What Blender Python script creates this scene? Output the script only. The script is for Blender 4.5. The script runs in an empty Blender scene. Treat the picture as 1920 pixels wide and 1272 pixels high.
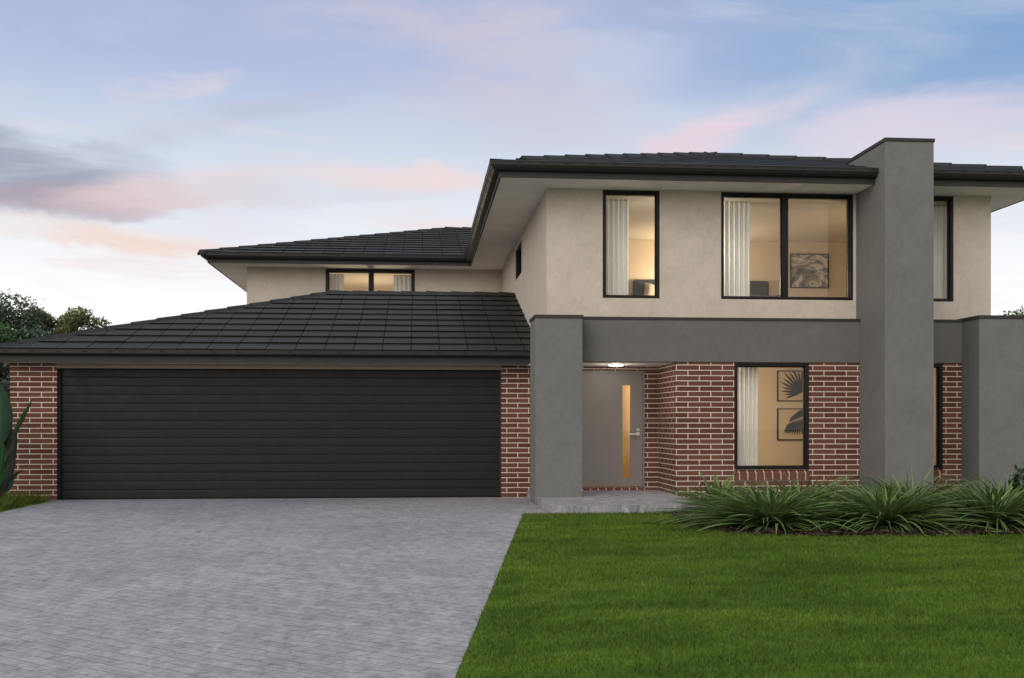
import bpy, math, random
import numpy as np
from mathutils import Vector, Matrix

random.seed(7)
rng = np.random.default_rng(11)
scene = bpy.context.scene
col = scene.collection
R = math.radians

# ------------------------------------------------------------------ objects
class MB:
    """collects faces for ONE mesh object"""
    def __init__(self, kx=1.0):
        self.v = []; self.f = []; self.m = []; self.kx = kx
    def poly(self, pts, mi=0):
        n = len(self.v); self.v += [tuple(p) for p in pts]
        self.f.append(tuple(range(n, n + len(pts)))); self.m.append(mi)
    def box(self, x0, x1, y0, y1, z0, z1, mi=0):
        n = len(self.v)
        self.v += [(x0,y0,z0),(x1,y0,z0),(x1,y1,z0),(x0,y1,z0),(x0,y0,z1),(x1,y0,z1),(x1,y1,z1),(x0,y1,z1)]
        for q in ((0,3,2,1),(4,5,6,7),(0,1,5,4),(1,2,6,5),(2,3,7,6),(3,0,4,7)):
            self.f.append(tuple(n+i for i in q)); self.m.append(mi)
    def prism(self, loop, a, b, mi=0):
        """loop: list of 3D points, extruded by vector from a to b"""
        A = [Vector(p)+Vector(a) for p in loop]; B = [Vector(p)+Vector(b) for p in loop]
        k = len(loop)
        self.poly(A[::-1], mi); self.poly(B, mi)
        for i in range(k):
            j = (i+1) % k
            self.poly([A[i], A[j], B[j], B[i]], mi)
    def tube(self, p0, p1, r0, r1, k=8, mi=0, caps=True):
        p0 = Vector(p0); p1 = Vector(p1); d = (p1-p0).normalized()
        u = d.orthogonal().normalized(); w = d.cross(u)
        A = [p0 + (u*math.cos(2*math.pi*i/k) + w*math.sin(2*math.pi*i/k))*r0 for i in range(k)]
        B = [p1 + (u*math.cos(2*math.pi*i/k) + w*math.sin(2*math.pi*i/k))*r1 for i in range(k)]
        for i in range(k):
            j = (i+1) % k
            self.poly([A[i], A[j], B[j], B[i]], mi)
        if caps: self.poly(A[::-1], mi); self.poly(B, mi)
    def holed(self, axis, c0, c1, a0, a1, z0, z1, holes, mi=0):
        """wall slab with rectangular openings; axis 'y': plane of constant y, a=x ; axis 'x': a=y"""
        As = sorted({a0, a1, *[h[0] for h in holes], *[h[1] for h in holes]})
        Zs = sorted({z0, z1, *[h[2] for h in holes], *[h[3] for h in holes]})
        As = [a for a in As if a0 <= a <= a1]; Zs = [z for z in Zs if z0 <= z <= z1]
        def solid(a, z):
            if not (a0 < a < a1 and z0 < z < z1): return False
            return not any(h[0] < a < h[1] and h[2] < z < h[3] for h in holes)
        P = (lambda a, c, z: (a, c, z)) if axis == 'y' else (lambda a, c, z: (c, a, z))
        e = 1e-5
        for i in range(len(As)-1):
            for j in range(len(Zs)-1):
                p, q, r, s = As[i], As[i+1], Zs[j], Zs[j+1]
                if not solid((p+q)/2, (r+s)/2): continue
                self.poly([P(p,c0,r),P(q,c0,r),P(q,c0,s),P(p,c0,s)], mi)
                self.poly([P(q,c1,r),P(p,c1,r),P(p,c1,s),P(q,c1,s)], mi)
                m = (p+q)/2; n = (r+s)/2
                if not solid(p-e, n): self.poly([P(p,c1,r),P(p,c0,r),P(p,c0,s),P(p,c1,s)], mi)
                if not solid(q+e, n): self.poly([P(q,c0,r),P(q,c1,r),P(q,c1,s),P(q,c0,s)], mi)
                if not solid(m, r-e): self.poly([P(p,c0,r),P(p,c1,r),P(q,c1,r),P(q,c0,r)], mi)
                if not solid(m, s+e): self.poly([P(p,c0,s),P(q,c0,s),P(q,c1,s),P(p,c1,s)], mi)
    def build(self, name, mats, parent=None, smooth=False, bevel=0):
        me = bpy.data.meshes.new(name)
        me.from_pydata([tuple(p) for p in self.v], [], self.f)
        if not isinstance(mats, (list, tuple)): mats = [mats]
        for m in mats: me.materials.append(m)
        me.polygons.foreach_set('material_index', self.m)
        uv = me.uv_layers.new(name='UVMap')
        buf = np.zeros(len(me.loops)*2, dtype=np.float32)
        for p in me.polygons:
            nx, ny, nz = (abs(c) for c in p.normal)
            for li in p.loop_indices:
                x, y, z = me.vertices[me.loops[li].vertex_index].co
                if nz > 0.8: a, b = x, y
                elif nx > ny: a, b = y*self.kx, z
                else: a, b = x, z
                buf[2*li] = a; buf[2*li+1] = b
        uv.data.foreach_set('uv', buf)
        if smooth: me.polygons.foreach_set('use_smooth', [True]*len(me.polygons))
        me.update()
        o = bpy.data.objects.new(name, me); col.objects.link(o)
        if parent: o.parent = parent
        if bevel:
            b = o.modifiers.new('bevel', 'BEVEL'); b.width = bevel; b.segments = 2; b.limit_method = 'ANGLE'
        return o

def tag(o, label=None, cat=None, group=None, kind=None):
    if label: o['label'] = label
    if cat: o['category'] = cat
    if group: o['group'] = group
    if kind: o['kind'] = kind
    return o

def empty(name, loc=(0,0,0)):
    o = bpy.data.objects.new(name, None); col.objects.link(o); o.location = loc
    o.empty_display_size = 0.3
    return o

def raw_mesh(name, V, F, mat, cols=None, parent=None):
    """numpy mesh; F (n,3) or (n,4); cols per-vertex rgba"""
    V = np.asarray(V, dtype=np.float32); F = np.asarray(F, dtype=np.int32)
    k = F.shape[1]; n = len(F)
    me = bpy.data.meshes.new(name)
    me.vertices.add(len(V)); me.vertices.foreach_set('co', V.ravel())
    me.loops.add(n*k); me.loops.foreach_set('vertex_index', F.ravel())
    me.polygons.add(n); me.polygons.foreach_set('loop_start', np.arange(0, n*k, k, dtype=np.int32))
    if cols is not None:
        a = me.attributes.new('tint', 'FLOAT_COLOR', 'POINT')
        a.data.foreach_set('color', np.asarray(cols, dtype=np.float32).ravel())
    me.materials.append(mat)
    me.update(calc_edges=True); me.validate()
    o = bpy.data.objects.new(name, me); col.objects.link(o)
    if parent: o.parent = parent
    return o

# ------------------------------------------------------------------ materials
class NT:
    def __init__(self, name):
        self.mat = bpy.data.materials.new(name); self.mat.use_nodes = True
        self.t = self.mat.node_tree; self.n = self.t.nodes; self.l = self.t.links
        self.b = self.n['Principled BSDF']; self.out = self.n['Material Output']
    def node(self, typ, **kw):
        nd = self.n.new(typ)
        for k, v in kw.items(): setattr(nd, k, v)
        return nd
    def link(self, a, b): self.l.new(a, b)
    def noise(self, scale, detail=4, rough=0.55, vec=None, dist=0):
        t = self.node('ShaderNodeTexNoise'); t.inputs['Scale'].default_value = scale
        t.inputs['Detail'].default_value = detail; t.inputs['Roughness'].default_value = rough
        t.inputs['Distortion'].default_value = dist
        if vec is not None: self.link(vec, t.inputs['Vector'])
        return t
    def coord(self, kind='Object', scale=(1,1,1), rot=(0,0,0), loc=(0,0,0)):
        tc = self.node('ShaderNodeTexCoord'); mp = self.node('ShaderNodeMapping')
        mp.inputs['Scale'].default_value = scale; mp.inputs['Rotation'].default_value = rot; mp.inputs['Location'].default_value = loc
        self.link(tc.outputs[kind], mp.inputs['Vector'])
        return mp.outputs['Vector']
    def ramp(self, fac, stops):
        r = self.node('ShaderNodeValToRGB'); cr = r.color_ramp
        while len(cr.elements) < len(stops): cr.elements.new(0.5)
        for e, (p, c) in zip(cr.elements, stops):
            e.position = p; e.color = (*c, 1) if len(c) == 3 else c
        self.link(fac, r.inputs['Fac'])
        return r.outputs['Color']
    def mix(self, fac, a, b, mode='MIX'):
        m = self.node('ShaderNodeMix', data_type='RGBA', blend_type=mode)
        for s, val in ((m.inputs['Factor'], fac), (m.inputs['A'], a), (m.inputs['B'], b)):
            if hasattr(val, 'is_linked') or isinstance(val, bpy.types.NodeSocket): self.link(val, s)
            elif isinstance(val, (int, float)): s.default_value = val
            else: s.default_value = (*val, 1)
        return m.outputs['Result']
    def bump(self, h, strength=0.3, dist=0.01, normal=None):
        b = self.node('ShaderNodeBump'); b.inputs['Strength'].default_value = strength; b.inputs['Distance'].default_value = dist
        self.link(h, b.inputs['Height'])
        if normal is not None: self.link(normal, b.inputs['Normal'])
        return b.outputs['Normal']
    def set(self, color=None, rough=None, normal=None, spec=None, metal=None):
        for key, val in (('Base Color', color), ('Roughness', rough), ('Normal', normal), ('Specular IOR Level', spec), ('Metallic', metal)):
            if val is None: continue
            if isinstance(val, bpy.types.NodeSocket): self.link(val, self.b.inputs[key])
            elif isinstance(val, (int, float)): self.b.inputs[key].default_value = val
            else: self.b.inputs[key].default_value = (*val, 1)
        return self.mat

def simple(name, color, rough=0.6, var=0.12, scale=6, bump=0.0, spec=0.4, metal=0.0):
    m = NT(name); c = m.coord()
    n = m.noise(scale, 5, 0.6, c)
    a = tuple(x*(1-var) for x in color); b = tuple(min(1, x*(1+var)) for x in color)
    colr = m.ramp(n.outputs['Fac'], [(0.3, a), (0.7, b)])
    nm = m.bump(m.noise(scale*18, 3, 0.6, c).outputs['Fac'], bump, 0.004) if bump else None
    return m.set(colr, rough, nm, spec, metal)

def stucco(name, color, var, streak=0.0):
    m = NT(name); c = m.coord()
    n1 = m.noise(2.4, 7, 0.66, c, 0.8); n2 = m.noise(13, 5, 0.65, m.coord(scale=(1.0, 1.0, 0.7)), 0.5)
    a = tuple(x*(1-var) for x in color); b = tuple(x*(1+var) for x in color)
    base = m.ramp(n1.outputs['Fac'], [(0.32, a), (0.5, color), (0.7, b)])
    base = m.mix(0.45, base, m.ramp(n2.outputs['Fac'], [(0.3, a), (0.7, b)]))
    tr = m.noise(3.0, 4, 0.6, m.coord(scale=(1, 1, 3.2), rot=(0, R(18), 0)), 1.2)
    base = m.mix(m.ramp(tr.outputs['Fac'], [(0.55, (0,0,0)), (0.72, (0.3,0.3,0.3))]), base, tuple(x*0.88 for x in color))
    fine = m.noise(160, 3, 0.7, c); mid = m.noise(14, 4, 0.6, c, 0.8)
    nb = m.bump(mid.outputs['Fac'], 0.12, 0.01)
    nb = m.bump(fine.outputs['Fac'], 0.35, 0.002, nb)
    return m.set(base, 0.88, nb, 0.2)

def brick_mat(name, off=(0, 0)):
    m = NT(name); uv = m.coord('UV', loc=(off[0], off[1], 0))
    wob = m.noise(30, 2, 0.5, uv)
    va = m.node('ShaderNodeVectorMath', operation='MULTIPLY_ADD')
    m.link(wob.outputs['Color'], va.inputs[0]); va.inputs[1].default_value = (0.003, 0.003, 0); m.link(uv, va.inputs[2])
    bt = m.node('ShaderNodeTexBrick'); m.link(va.outputs['Vector'], bt.inputs['Vector'])
    bt.offset = 0.5; bt.inputs['Scale'].default_value = 1
    bt.inputs['Color1'].default_value = (0.100, 0.043, 0.033, 1); bt.inputs['Color2'].default_value = (0.160, 0.069, 0.052, 1)
    bt.inputs['Mortar'].default_value = (0.64, 0.55, 0.475, 1)
    bt.inputs['Mortar Size'].default_value = 0.0073; bt.inputs['Mortar Smooth'].default_value = 0.12
    bt.inputs['Brick Width'].default_value = 0.366; bt.inputs['Row Height'].default_value = 0.0828; bt.inputs['Bias'].default_value = -0.1
    n = m.noise(60, 4, 0.7, uv)
    colr = m.mix(0.55, bt.outputs['Color'], m.ramp(n.outputs['Fac'], [(0.3, (0.62,0.62,0.62)), (0.7, (1.15,1.15,1.15))]), 'MULTIPLY')
    big = m.noise(1.3, 3, 0.6, m.coord())
    colr = m.mix(0.6, colr, m.ramp(big.outputs['Fac'], [(0.35, (0.86,0.86,0.86)), (0.65, (1.06,1.06,1.06))]), 'MULTIPLY')
    inv = m.node('ShaderNodeMath', operation='SUBTRACT'); inv.inputs[0].default_value = 1; m.link(bt.outputs['Fac'], inv.inputs[1])
    nb = m.bump(inv.outputs[0], 0.8, 0.008)
    nb = m.bump(n.outputs['Fac'], 0.35, 0.003, nb)
    return m.set(colr, 0.9, nb, 0.15)

def tinted(name, rough=0.55, trans=0.25, spec=0.3, mul=1.0):
    """leaf material: colour from the 'tint' attribute, part of the light passes through"""
    m = NT(name)
    at_ = m.node('ShaderNodeAttribute', attribute_name='tint')
    m.set(at_.outputs['Color'], rough, None, spec)
    tr = m.node('ShaderNodeBsdfTranslucent'); m.link(at_.outputs['Color'], tr.inputs['Color'])
    mx = m.node('ShaderNodeMixShader'); mx.inputs[0].default_value = trans
    m.link(m.b.outputs[0], mx.inputs[1]); m.link(tr.outputs[0], mx.inputs[2]); m.link(mx.outputs[0], m.out.inputs['Surface'])
    return m.mat

def glass_mat(name, tint=(0.93, 0.95, 0.95), refl=0.0):
    m = NT(name)
    m.n.remove(m.b)
    tr = m.node('ShaderNodeBsdfTransparent'); tr.inputs[0].default_value = (*tint, 1)
    gl = m.node('ShaderNodeBsdfGlossy'); gl.inputs['Roughness'].default_value = 0.0
    fr = m.node('ShaderNodeFresnel'); fr.inputs['IOR'].default_value = 1.38
    ad = m.node('ShaderNodeMath', operation='ADD'); ad.inputs[1].default_value = refl; m.link(fr.outputs[0], ad.inputs[0])
    wav = m.noise(1.1, 2, 0.5, m.coord())
    nb = m.bump(wav.outputs['Fac'], 0.03, 0.02); m.link(nb, gl.inputs['Normal'])
    mx = m.node('ShaderNodeMixShader')
    m.link(ad.outputs[0], mx.inputs[0]); m.link(tr.outputs[0], mx.inputs[1]); m.link(gl.outputs[0], mx.inputs[2])
    m.link(mx.outputs[0], m.out.inputs['Surface'])
    return m.mat

def tile_mat():
    m = NT('roof_tile'); g = m.node('ShaderNodeNewGeometry'); c = m.coord()
    base = m.ramp(g.outputs['Random Per Island'], [(0, (0.0165,0.0178,0.0166)), (1, (0.0212,0.0228,0.0212))])
    n = m.noise(5, 5, 0.65, c); n2 = m.noise(70, 3, 0.6, c)
    base = m.mix(0.6, base, m.ramp(n.outputs['Fac'], [(0.3, (0.75,0.75,0.75)), (0.7, (1.25,1.25,1.25))]), 'MULTIPLY')
    return m.set(base, 0.62, m.bump(n2.outputs['Fac'], 0.3, 0.003), 0.25)

def drive_mat():
    m = NT('driveway_paving'); c = m.coord()
    big = m.noise(0.45, 4, 0.55, c, 0.4)
    base = m.ramp(big.outputs['Fac'], [(0.3, (0.282,0.283,0.295)), (0.7, (0.358,0.359,0.371))])
    # small pavers laid on the diagonal, edges worn and wavy
    dv = m.coord(rot=(0, 0, R(40)))
    wob = m.noise(3.5, 3, 0.6, c)
    va = m.node('ShaderNodeVectorMath', operation='MULTIPLY_ADD')
    m.link(wob.outputs['Color'], va.inputs[0]); va.inputs[1].default_value = (0.05, 0.05, 0); m.link(dv, va.inputs[2])
    bt = m.node('ShaderNodeTexBrick'); m.link(va.outputs['Vector'], bt.inputs['Vector'])
    bt.offset = 0.5; bt.inputs['Scale'].default_value = 1
    bt.inputs['Color1'].default_value = (0.86,0.86,0.88,1); bt.inputs['Color2'].default_value = (1.09,1.09,1.09,1); bt.inputs['Mortar'].default_value = (0.72,0.72,0.75,1)
    bt.inputs['Mortar Size'].default_value = 0.009; bt.inputs['Mortar Smooth'].default_value = 0.9
    bt.inputs['Brick Width'].default_value = 0.24; bt.inputs['Row Height'].default_value = 0.10
    base = m.mix(0.8, base, bt.outputs['Color'], 'MULTIPLY')
    st = m.noise(1.0, 5, 0.65, m.coord(scale=(15, 4.0, 1), rot=(0, 0, R(38))), 0.5)
    fine = m.noise(22, 4, 0.7, m.coord(scale=(0.7, 1.3, 1)), 0.6)
    base = m.mix(0.55, base, m.ramp(st.outputs['Fac'], [(0.30, (0.66,0.66,0.69)), (0.52, (1.0,1.0,1.0)), (0.75, (1.14,1.14,1.14))]), 'MULTIPLY')
    base = m.mix(0.8, base, m.ramp(fine.outputs['Fac'], [(0.32, (0.62,0.62,0.66)), (0.48, (1,1,1)), (0.68, (1.18,1.18,1.18))]), 'MULTIPLY')
    lon = m.noise(1.0, 5, 0.65, m.coord(scale=(7.0, 1.1, 1), rot=(0, 0, R(6))), 0.7)
    base = m.mix(0.7, base, m.ramp(lon.outputs['Fac'], [(0.32, (0.84,0.84,0.87)), (0.5, (1.0,1.0,1.0)), (0.68, (1.12,1.12,1.12))]), 'MULTIPLY')
    mid = m.noise(6.5, 6, 0.72, m.coord(scale=(0.9, 1.0, 1), rot=(0, 0, R(20))), 0.9)
    base = m.mix(0.55, base, m.ramp(mid.outputs['Fac'], [(0.32, (0.60,0.60,0.64)), (0.46, (0.98,0.98,0.99)), (0.64, (1.16,1.16,1.15))]), 'MULTIPLY')
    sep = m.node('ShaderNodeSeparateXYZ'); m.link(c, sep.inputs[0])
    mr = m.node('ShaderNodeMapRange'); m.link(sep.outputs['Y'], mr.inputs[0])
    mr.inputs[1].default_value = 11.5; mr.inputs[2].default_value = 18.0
    base = m.mix(mr.outputs[0], base, (0.76, 0.75, 0.80), 'MULTIPLY')       # the paving darkens towards the house
    inv = m.node('ShaderNodeMath', operation='SUBTRACT'); inv.inputs[0].default_value = 1; m.link(bt.outputs['Fac'], inv.inputs[1])
    nb = m.bump(inv.outputs[0], 0.6, 0.008)
    nb = m.bump(mid.outputs['Fac'], 0.35, 0.012, nb)
    nb = m.bump(st.outputs['Fac'], 0.3, 0.010, nb)
    nb = m.bump(fine.outputs['Fac'], 0.5, 0.008, nb)
    return m.set(base, 0.78, nb, 0.25)

def slab_mat():
    m = NT('porch_paving'); c = m.coord()
    n = m.noise(6, 6, 0.7, m.coord(scale=(1.3, 1.0, 0.5)), 0.8); f = m.noise(40, 4, 0.7, c)
    base = m.ramp(n.outputs['Fac'], [(0.32, (0.10,0.10,0.13)), (0.47, (0.25,0.245,0.27)), (0.68, (0.40,0.39,0.41))])
    base = m.mix(0.5, base, m.ramp(f.outputs['Fac'], [(0.3, (0.7,0.7,0.72)), (0.7, (1.15,1.15,1.15))]), 'MULTIPLY')
    return m.set(base, 0.8, m.bump(f.outputs['Fac'], 0.4, 0.006), 0.25)

def lawn_mat(name, blades):
    m = NT(name); c = m.coord()
    big = m.noise(1.0, 4, 0.6, m.coord(scale=(0.45, 1.7, 1)), 0.5)
    colr = m.ramp(big.outputs['Fac'], [(0.30, (0.062,0.134,0.013)), (0.5, (0.094,0.195,0.019)), (0.72, (0.154,0.272,0.032))])
    mot = m.noise(1.0, 5, 0.7, m.coord(scale=(2.6, 5.5, 1)), 0.6)
    colr = m.mix(0.9, colr, m.ramp(mot.outputs['Fac'], [(0.30, (0.58,0.60,0.60)), (0.5, (0.98,0.96,1.0)), (0.70, (1.42,1.30,1.35))]), 'MULTIPLY')
    if blades:
        at_ = m.node('ShaderNodeAttribute', attribute_name='tint')
        colr = m.mix(1.0, colr, at_.outputs['Color'], 'MULTIPLY')
        m.set(colr, 0.6, None, 0.25)
        tr = m.node('ShaderNodeBsdfTranslucent'); m.link(colr, tr.inputs['Color'])
        mx = m.node('ShaderNodeMixShader'); mx.inputs[0].default_value = 0.3
        m.link(m.b.outputs[0], mx.inputs[1]); m.link(tr.outputs[0], mx.inputs[2]); m.link(mx.outputs[0], m.out.inputs['Surface'])
        return m.mat
    f = m.noise(60, 4, 0.7, c)
    colr = m.mix(0.7, colr, m.ramp(f.outputs['Fac'], [(0.3, (0.35,0.4,0.3)), (0.7, (1.0,1.0,0.9))]), 'MULTIPLY')
    return m.set(colr, 0.9, m.bump(f.outputs['Fac'], 0.6, 0.02), 0.1)

def paint_metal(name, color, rough=0.42, spec=0.22):
    m = NT(name); c = m.coord()
    n = m.noise(3, 4, 0.6, c)
    base = m.ramp(n.outputs['Fac'], [(0.3, tuple(x*0.88 for x in color)), (0.7, tuple(x*1.12 for x in color))])
    rg = m.ramp(m.noise(8, 4, 0.6, c).outputs['Fac'], [(0.3, (rough-.07,)*3), (0.7, (rough+.09,)*3)])
    return m.set(base, rg, m.bump(n.outputs['Fac'], 0.02, 0.01), spec)

def emit_mat(name, color, strength):
    m = NT(name)
    m.set(color, 0.4); m.b.inputs['Emission Color'].default_value = (*color, 1); m.b.inputs['Emission Strength'].default_value = strength
    return m.mat

M = {}
M['cream'] = stucco('cream_render', (0.485, 0.432, 0.375), 0.15)
M['grey'] = stucco('grey_render', (0.147, 0.149, 0.147), 0.15)
M['grey_dark'] = stucco('beam_render', (0.124, 0.122, 0.120), 0.14)
M['brick'] = brick_mat('brown_brick', (0.0, 0.0))
M['tile'] = tile_mat()
M['tile_edge_shade'] = simple('tile_edge_shade', (0.0085, 0.0088, 0.0085), 0.9, 0.2, 8, 0, 0.1)  # near black: shade under the tile laps put into the edge colour
M['char'] = paint_metal('charcoal_metal', (0.022, 0.0222, 0.0216), 0.45)
M['char2'] = paint_metal('charcoal_fascia', (0.032, 0.032, 0.031), 0.55)
M['cap'] = paint_metal('capping_metal', (0.034, 0.033, 0.031), 0.5)
M['black'] = paint_metal('black_window_frame', (0.007, 0.0073, 0.008), 0.4)
M['dark'] = simple('dark_void', (0.006, 0.006, 0.006), 0.9)
M['soffit'] = simple('soffit_board', (0.86, 0.83, 0.79), 0.8, 0.05, 2, 0.1)
M['lintel'] = simple('lintel_board', (0.23, 0.185, 0.155), 0.75, 0.06, 3, 0.1)
M['gdoor'] = paint_metal('garage_door_steel', (0.0125, 0.0123, 0.0120), 0.5, 0.16)
M['fdoor'] = simple('taupe_door_paint', (0.215, 0.203, 0.190), 0.5, 0.04, 3, 0.06)
M['steel'] = simple('brushed_steel', (0.72, 0.71, 0.69), 0.28, 0.05, 20, 0, 0.5, 1.0)
M['glass'] = glass_mat('window_glass')
M['glass_door'] = glass_mat('door_glass', (0.95, 0.93, 0.88), 0.02)
M['room'] = simple('warm_plaster', (0.66, 0.55, 0.41), 0.9, 0.04, 1.5)
M['roomceil'] = simple('ceiling_plaster', (0.62, 0.54, 0.44), 0.9, 0.03, 1.5)
M['carpet'] = simple('carpet', (0.25, 0.19, 0.13), 0.95, 0.1, 20)
M['hall'] = simple('hall_plaster', (0.66, 0.52, 0.34), 0.9, 0.04, 1.5)
M['curtain'] = simple('sheer_curtain', (0.90, 0.86, 0.80), 0.9, 0.04, 4)
M['charfab'] = simple('charcoal_fabric', (0.028, 0.029, 0.031), 0.9, 0.12, 30, 0.2)
M['bedspread'] = simple('taupe_bedspread', (0.16, 0.14, 0.125), 0.9, 0.15, 12, 0.2)
M['linen'] = simple('cream_linen', (0.48, 0.41, 0.33), 0.9, 0.05, 12, 0.1)
M['drive'] = drive_mat(); M['slab'] = slab_mat()
M['lawn'] = lawn_mat('lawn_soil', False); M['blade'] = lawn_mat('lawn_blade', True)
M['ground'] = simple('pale_ground', (0.36, 0.33, 0.29), 0.95, 0.3, 3, 0.4)  # unseen ground, made pale to bounce light up to the soffits
M['mulch'] = simple('dark_mulch', (0.024, 0.011, 0.009), 0.95, 0.5, 25, 0.8)
M['leaf'] = tinted('strap_leaf', 0.42, 0.22, 0.4)
M['tleaf'] = tinted('tree_leaf', 0.6, 0.4, 0.2)
M['bigleaf'] = tinted('paddle_leaf', 0.35, 0.18, 0.45)
M['bark'] = simple('bark', (0.09, 0.065, 0.045), 0.95, 0.35, 9, 0.8)
M['paper'] = simple('print_paper', (0.62, 0.50, 0.33), 0.85, 0.04, 4)
M['ink'] = simple('print_ink', (0.009, 0.010, 0.009), 0.8, 0.3, 14)
M['lamp'] = emit_mat('lamp_diffuser', (1.0, 0.90, 0.76), 9.0)

def abstract_mat():
    m = NT('abstract_print'); c = m.coord(scale=(1.5, 1, 2.4), rot=(0, R(25), 0), loc=(1.7, 0, 0.4))
    n = m.noise(1.6, 3, 0.5, c, 2.2)
    base = m.ramp(n.outputs['Fac'], [(0.32, (0.05,0.05,0.052)), (0.44, (0.20,0.19,0.18)), (0.52, (0.33,0.31,0.29)), (0.56, (0.75,0.68,0.58)), (0.63, (0.30,0.28,0.26)), (0.72, (0.09,0.09,0.09))])
    return m.set(base, 0.8)
M['abstract'] = abstract_mat()

# ------------------------------------------------------------------ setting: ground, lawn, driveway, porch, bed
mb = MB(); mb.poly([(-300,-150,-0.012),(300,-150,-0.012),(300,450,-0.012),(-300,450,-0.012)])
tag(mb.build('ground', M['ground']), kind='structure')

def edge_x(y):                      # slanting right edge of the driveway
    return 0.176 + (y-5.29)*0.1315
DY1 = 14.70
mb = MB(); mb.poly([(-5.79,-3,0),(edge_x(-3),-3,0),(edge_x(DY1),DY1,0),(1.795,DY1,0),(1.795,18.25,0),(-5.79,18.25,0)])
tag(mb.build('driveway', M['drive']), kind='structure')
mb = MB(); mb.poly([(edge_x(-3),-3,-0.004),(16,-3,-0.004),(16,16,-0.004),(4.02,16,-0.004),(4.02,DY1,-0.004),(edge_x(DY1),DY1,-0.004)])
tag(mb.build('lawn', M['lawn']), kind='structure')
mb = MB(); mb.prism([(1.80,14.70,0),(4.018,14.70,0),(4.018,17.998,0),(1.80,17.998,0)], (0,0,-0.01), (0,0,0.112))
tag(mb.build('porch_slab', M['slab'], bevel=0.012), kind='structure')
mb = MB(); mb.poly([(-14,4,-0.003),(-5.795,4,-0.003),(-5.795,17.98,-0.003),(-14,30,-0.003)])
tag(mb.build('verge', M['lawn']), kind='structure')

# garden bed outline (front edge curves out from the porch)
bed_front = [(3.42,14.55),(3.30,13.9),(3.22,13.2),(3.28,12.45),(3.52,11.86),(3.95,11.55),(4.6,11.43),(5.6,11.40),(6.7,11.44),(8.2,11.48),(12.0,11.5)]
def bed_contains(x, y):
    xs = [p[0] for p in bed_front[4:]]; ys = [p[1] for p in bed_front[4:]]
    if y > 14.6: return x > 3.42
    if x >= 3.52: return y > float(np.interp(x, xs, ys))
    bx = float(np.interp(y, [11.75, 11.86, 12.45, 13.2, 13.9, 14.55], [9, 3.52, 3.28, 3.22, 3.30, 3.42]))
    return x > bx
V = []; F = []
nx, ny = 130, 70
gx = np.linspace(3.1, 11.5, nx); gy = np.linspace(11.3, 16.69, ny); idx = {}
def bed_h(x, y):
    return 0.018 + 0.016*math.sin(x*9.1+y*4)*math.sin(y*7.7-x*2) + 0.012*math.sin(x*23)*math.sin(y*19)
for j in range(ny-1):
    for i in range(nx-1):
        cx = (gx[i]+gx[i+1])/2; cy = (gy[j]+gy[j+1])/2
        if not bed_contains(cx, cy): continue
        if cx < 4.05 and cy > 14.62: continue
        q = []
        for (a, b) in ((i,j),(i+1,j),(i+1,j+1),(i,j+1)):
            if (a,b) not in idx:
                idx[(a,b)] = len(V); V.append((gx[a], gy[b], bed_h(gx[a], gy[b])))
            q.append(idx[(a,b)])
        F.append(q)
tag(raw_mesh('garden_bed', V, F, M['mulch']), kind='structure')
# bark chips strewn on the bed
V = []; F = []; C = []
for k in range(4200):
    x = random.uniform(3.2, 9.6); y = random.uniform(11.4, 14.6) if random.random() < .7 else random.uniform(11.4, 12.1)
    if not bed_contains(x, y): continue
    z = bed_h(x, y)+0.012; a = random.uniform(0, 6.28); L = random.uniform(.012,.04); w = L*random.uniform(.25,.6)
    t = Vector((math.cos(a), math.sin(a), random.uniform(-.5,.5)))*L; s = Vector((-math.sin(a), math.cos(a), random.uniform(-.6,.6)))*w
    p = Vector((x,y,z)); n = len(V)
    V += [tuple(p-t-s), tuple(p+t-s*0.7), tuple(p+t+s), tuple(p-t+s*0.8)]; F.append((n,n+1,n+2,n+3))
    c = random.choice([(0.030,0.015,0.011),(0.05,0.024,0.016),(0.018,0.011,0.009),(0.075,0.045,0.030)])
    C += [(*c,1)]*4
tag(raw_mesh('bark_mulch', V, F, M['tleaf'], C), 'dark brown bark mulch covering the bed under the strappy plants', 'mulch', kind='stuff')

# ------------------------------------------------------------------ lawn blades
def blades_mesh(name, P, hgt, wid, lean, tints, mat):
    n = len(P); th = rng.uniform(0, 2*np.pi, n); ph = rng.uniform(0, 2*np.pi, n)
    dx = np.cos(th)*wid/2; dy = np.sin(th)*wid/2
    lx = np.cos(ph)*lean*hgt; ly = np.sin(ph)*lean*hgt
    z0 = P[:,2]
    V = np.empty((n,3,3), dtype=np.float32)
    V[:,0] = np.stack([P[:,0]-dx, P[:,1]-dy, z0], 1); V[:,1] = np.stack([P[:,0]+dx, P[:,1]+dy, z0], 1)
    V[:,2] = np.stack([P[:,0]+lx, P[:,1]+ly, z0+hgt], 1)
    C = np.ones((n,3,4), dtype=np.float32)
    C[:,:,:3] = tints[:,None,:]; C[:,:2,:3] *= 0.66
    return raw_mesh(name, V.reshape(-1,3), np.arange(n*3).reshape(-1,3), mat, C.reshape(-1,4))

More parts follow.
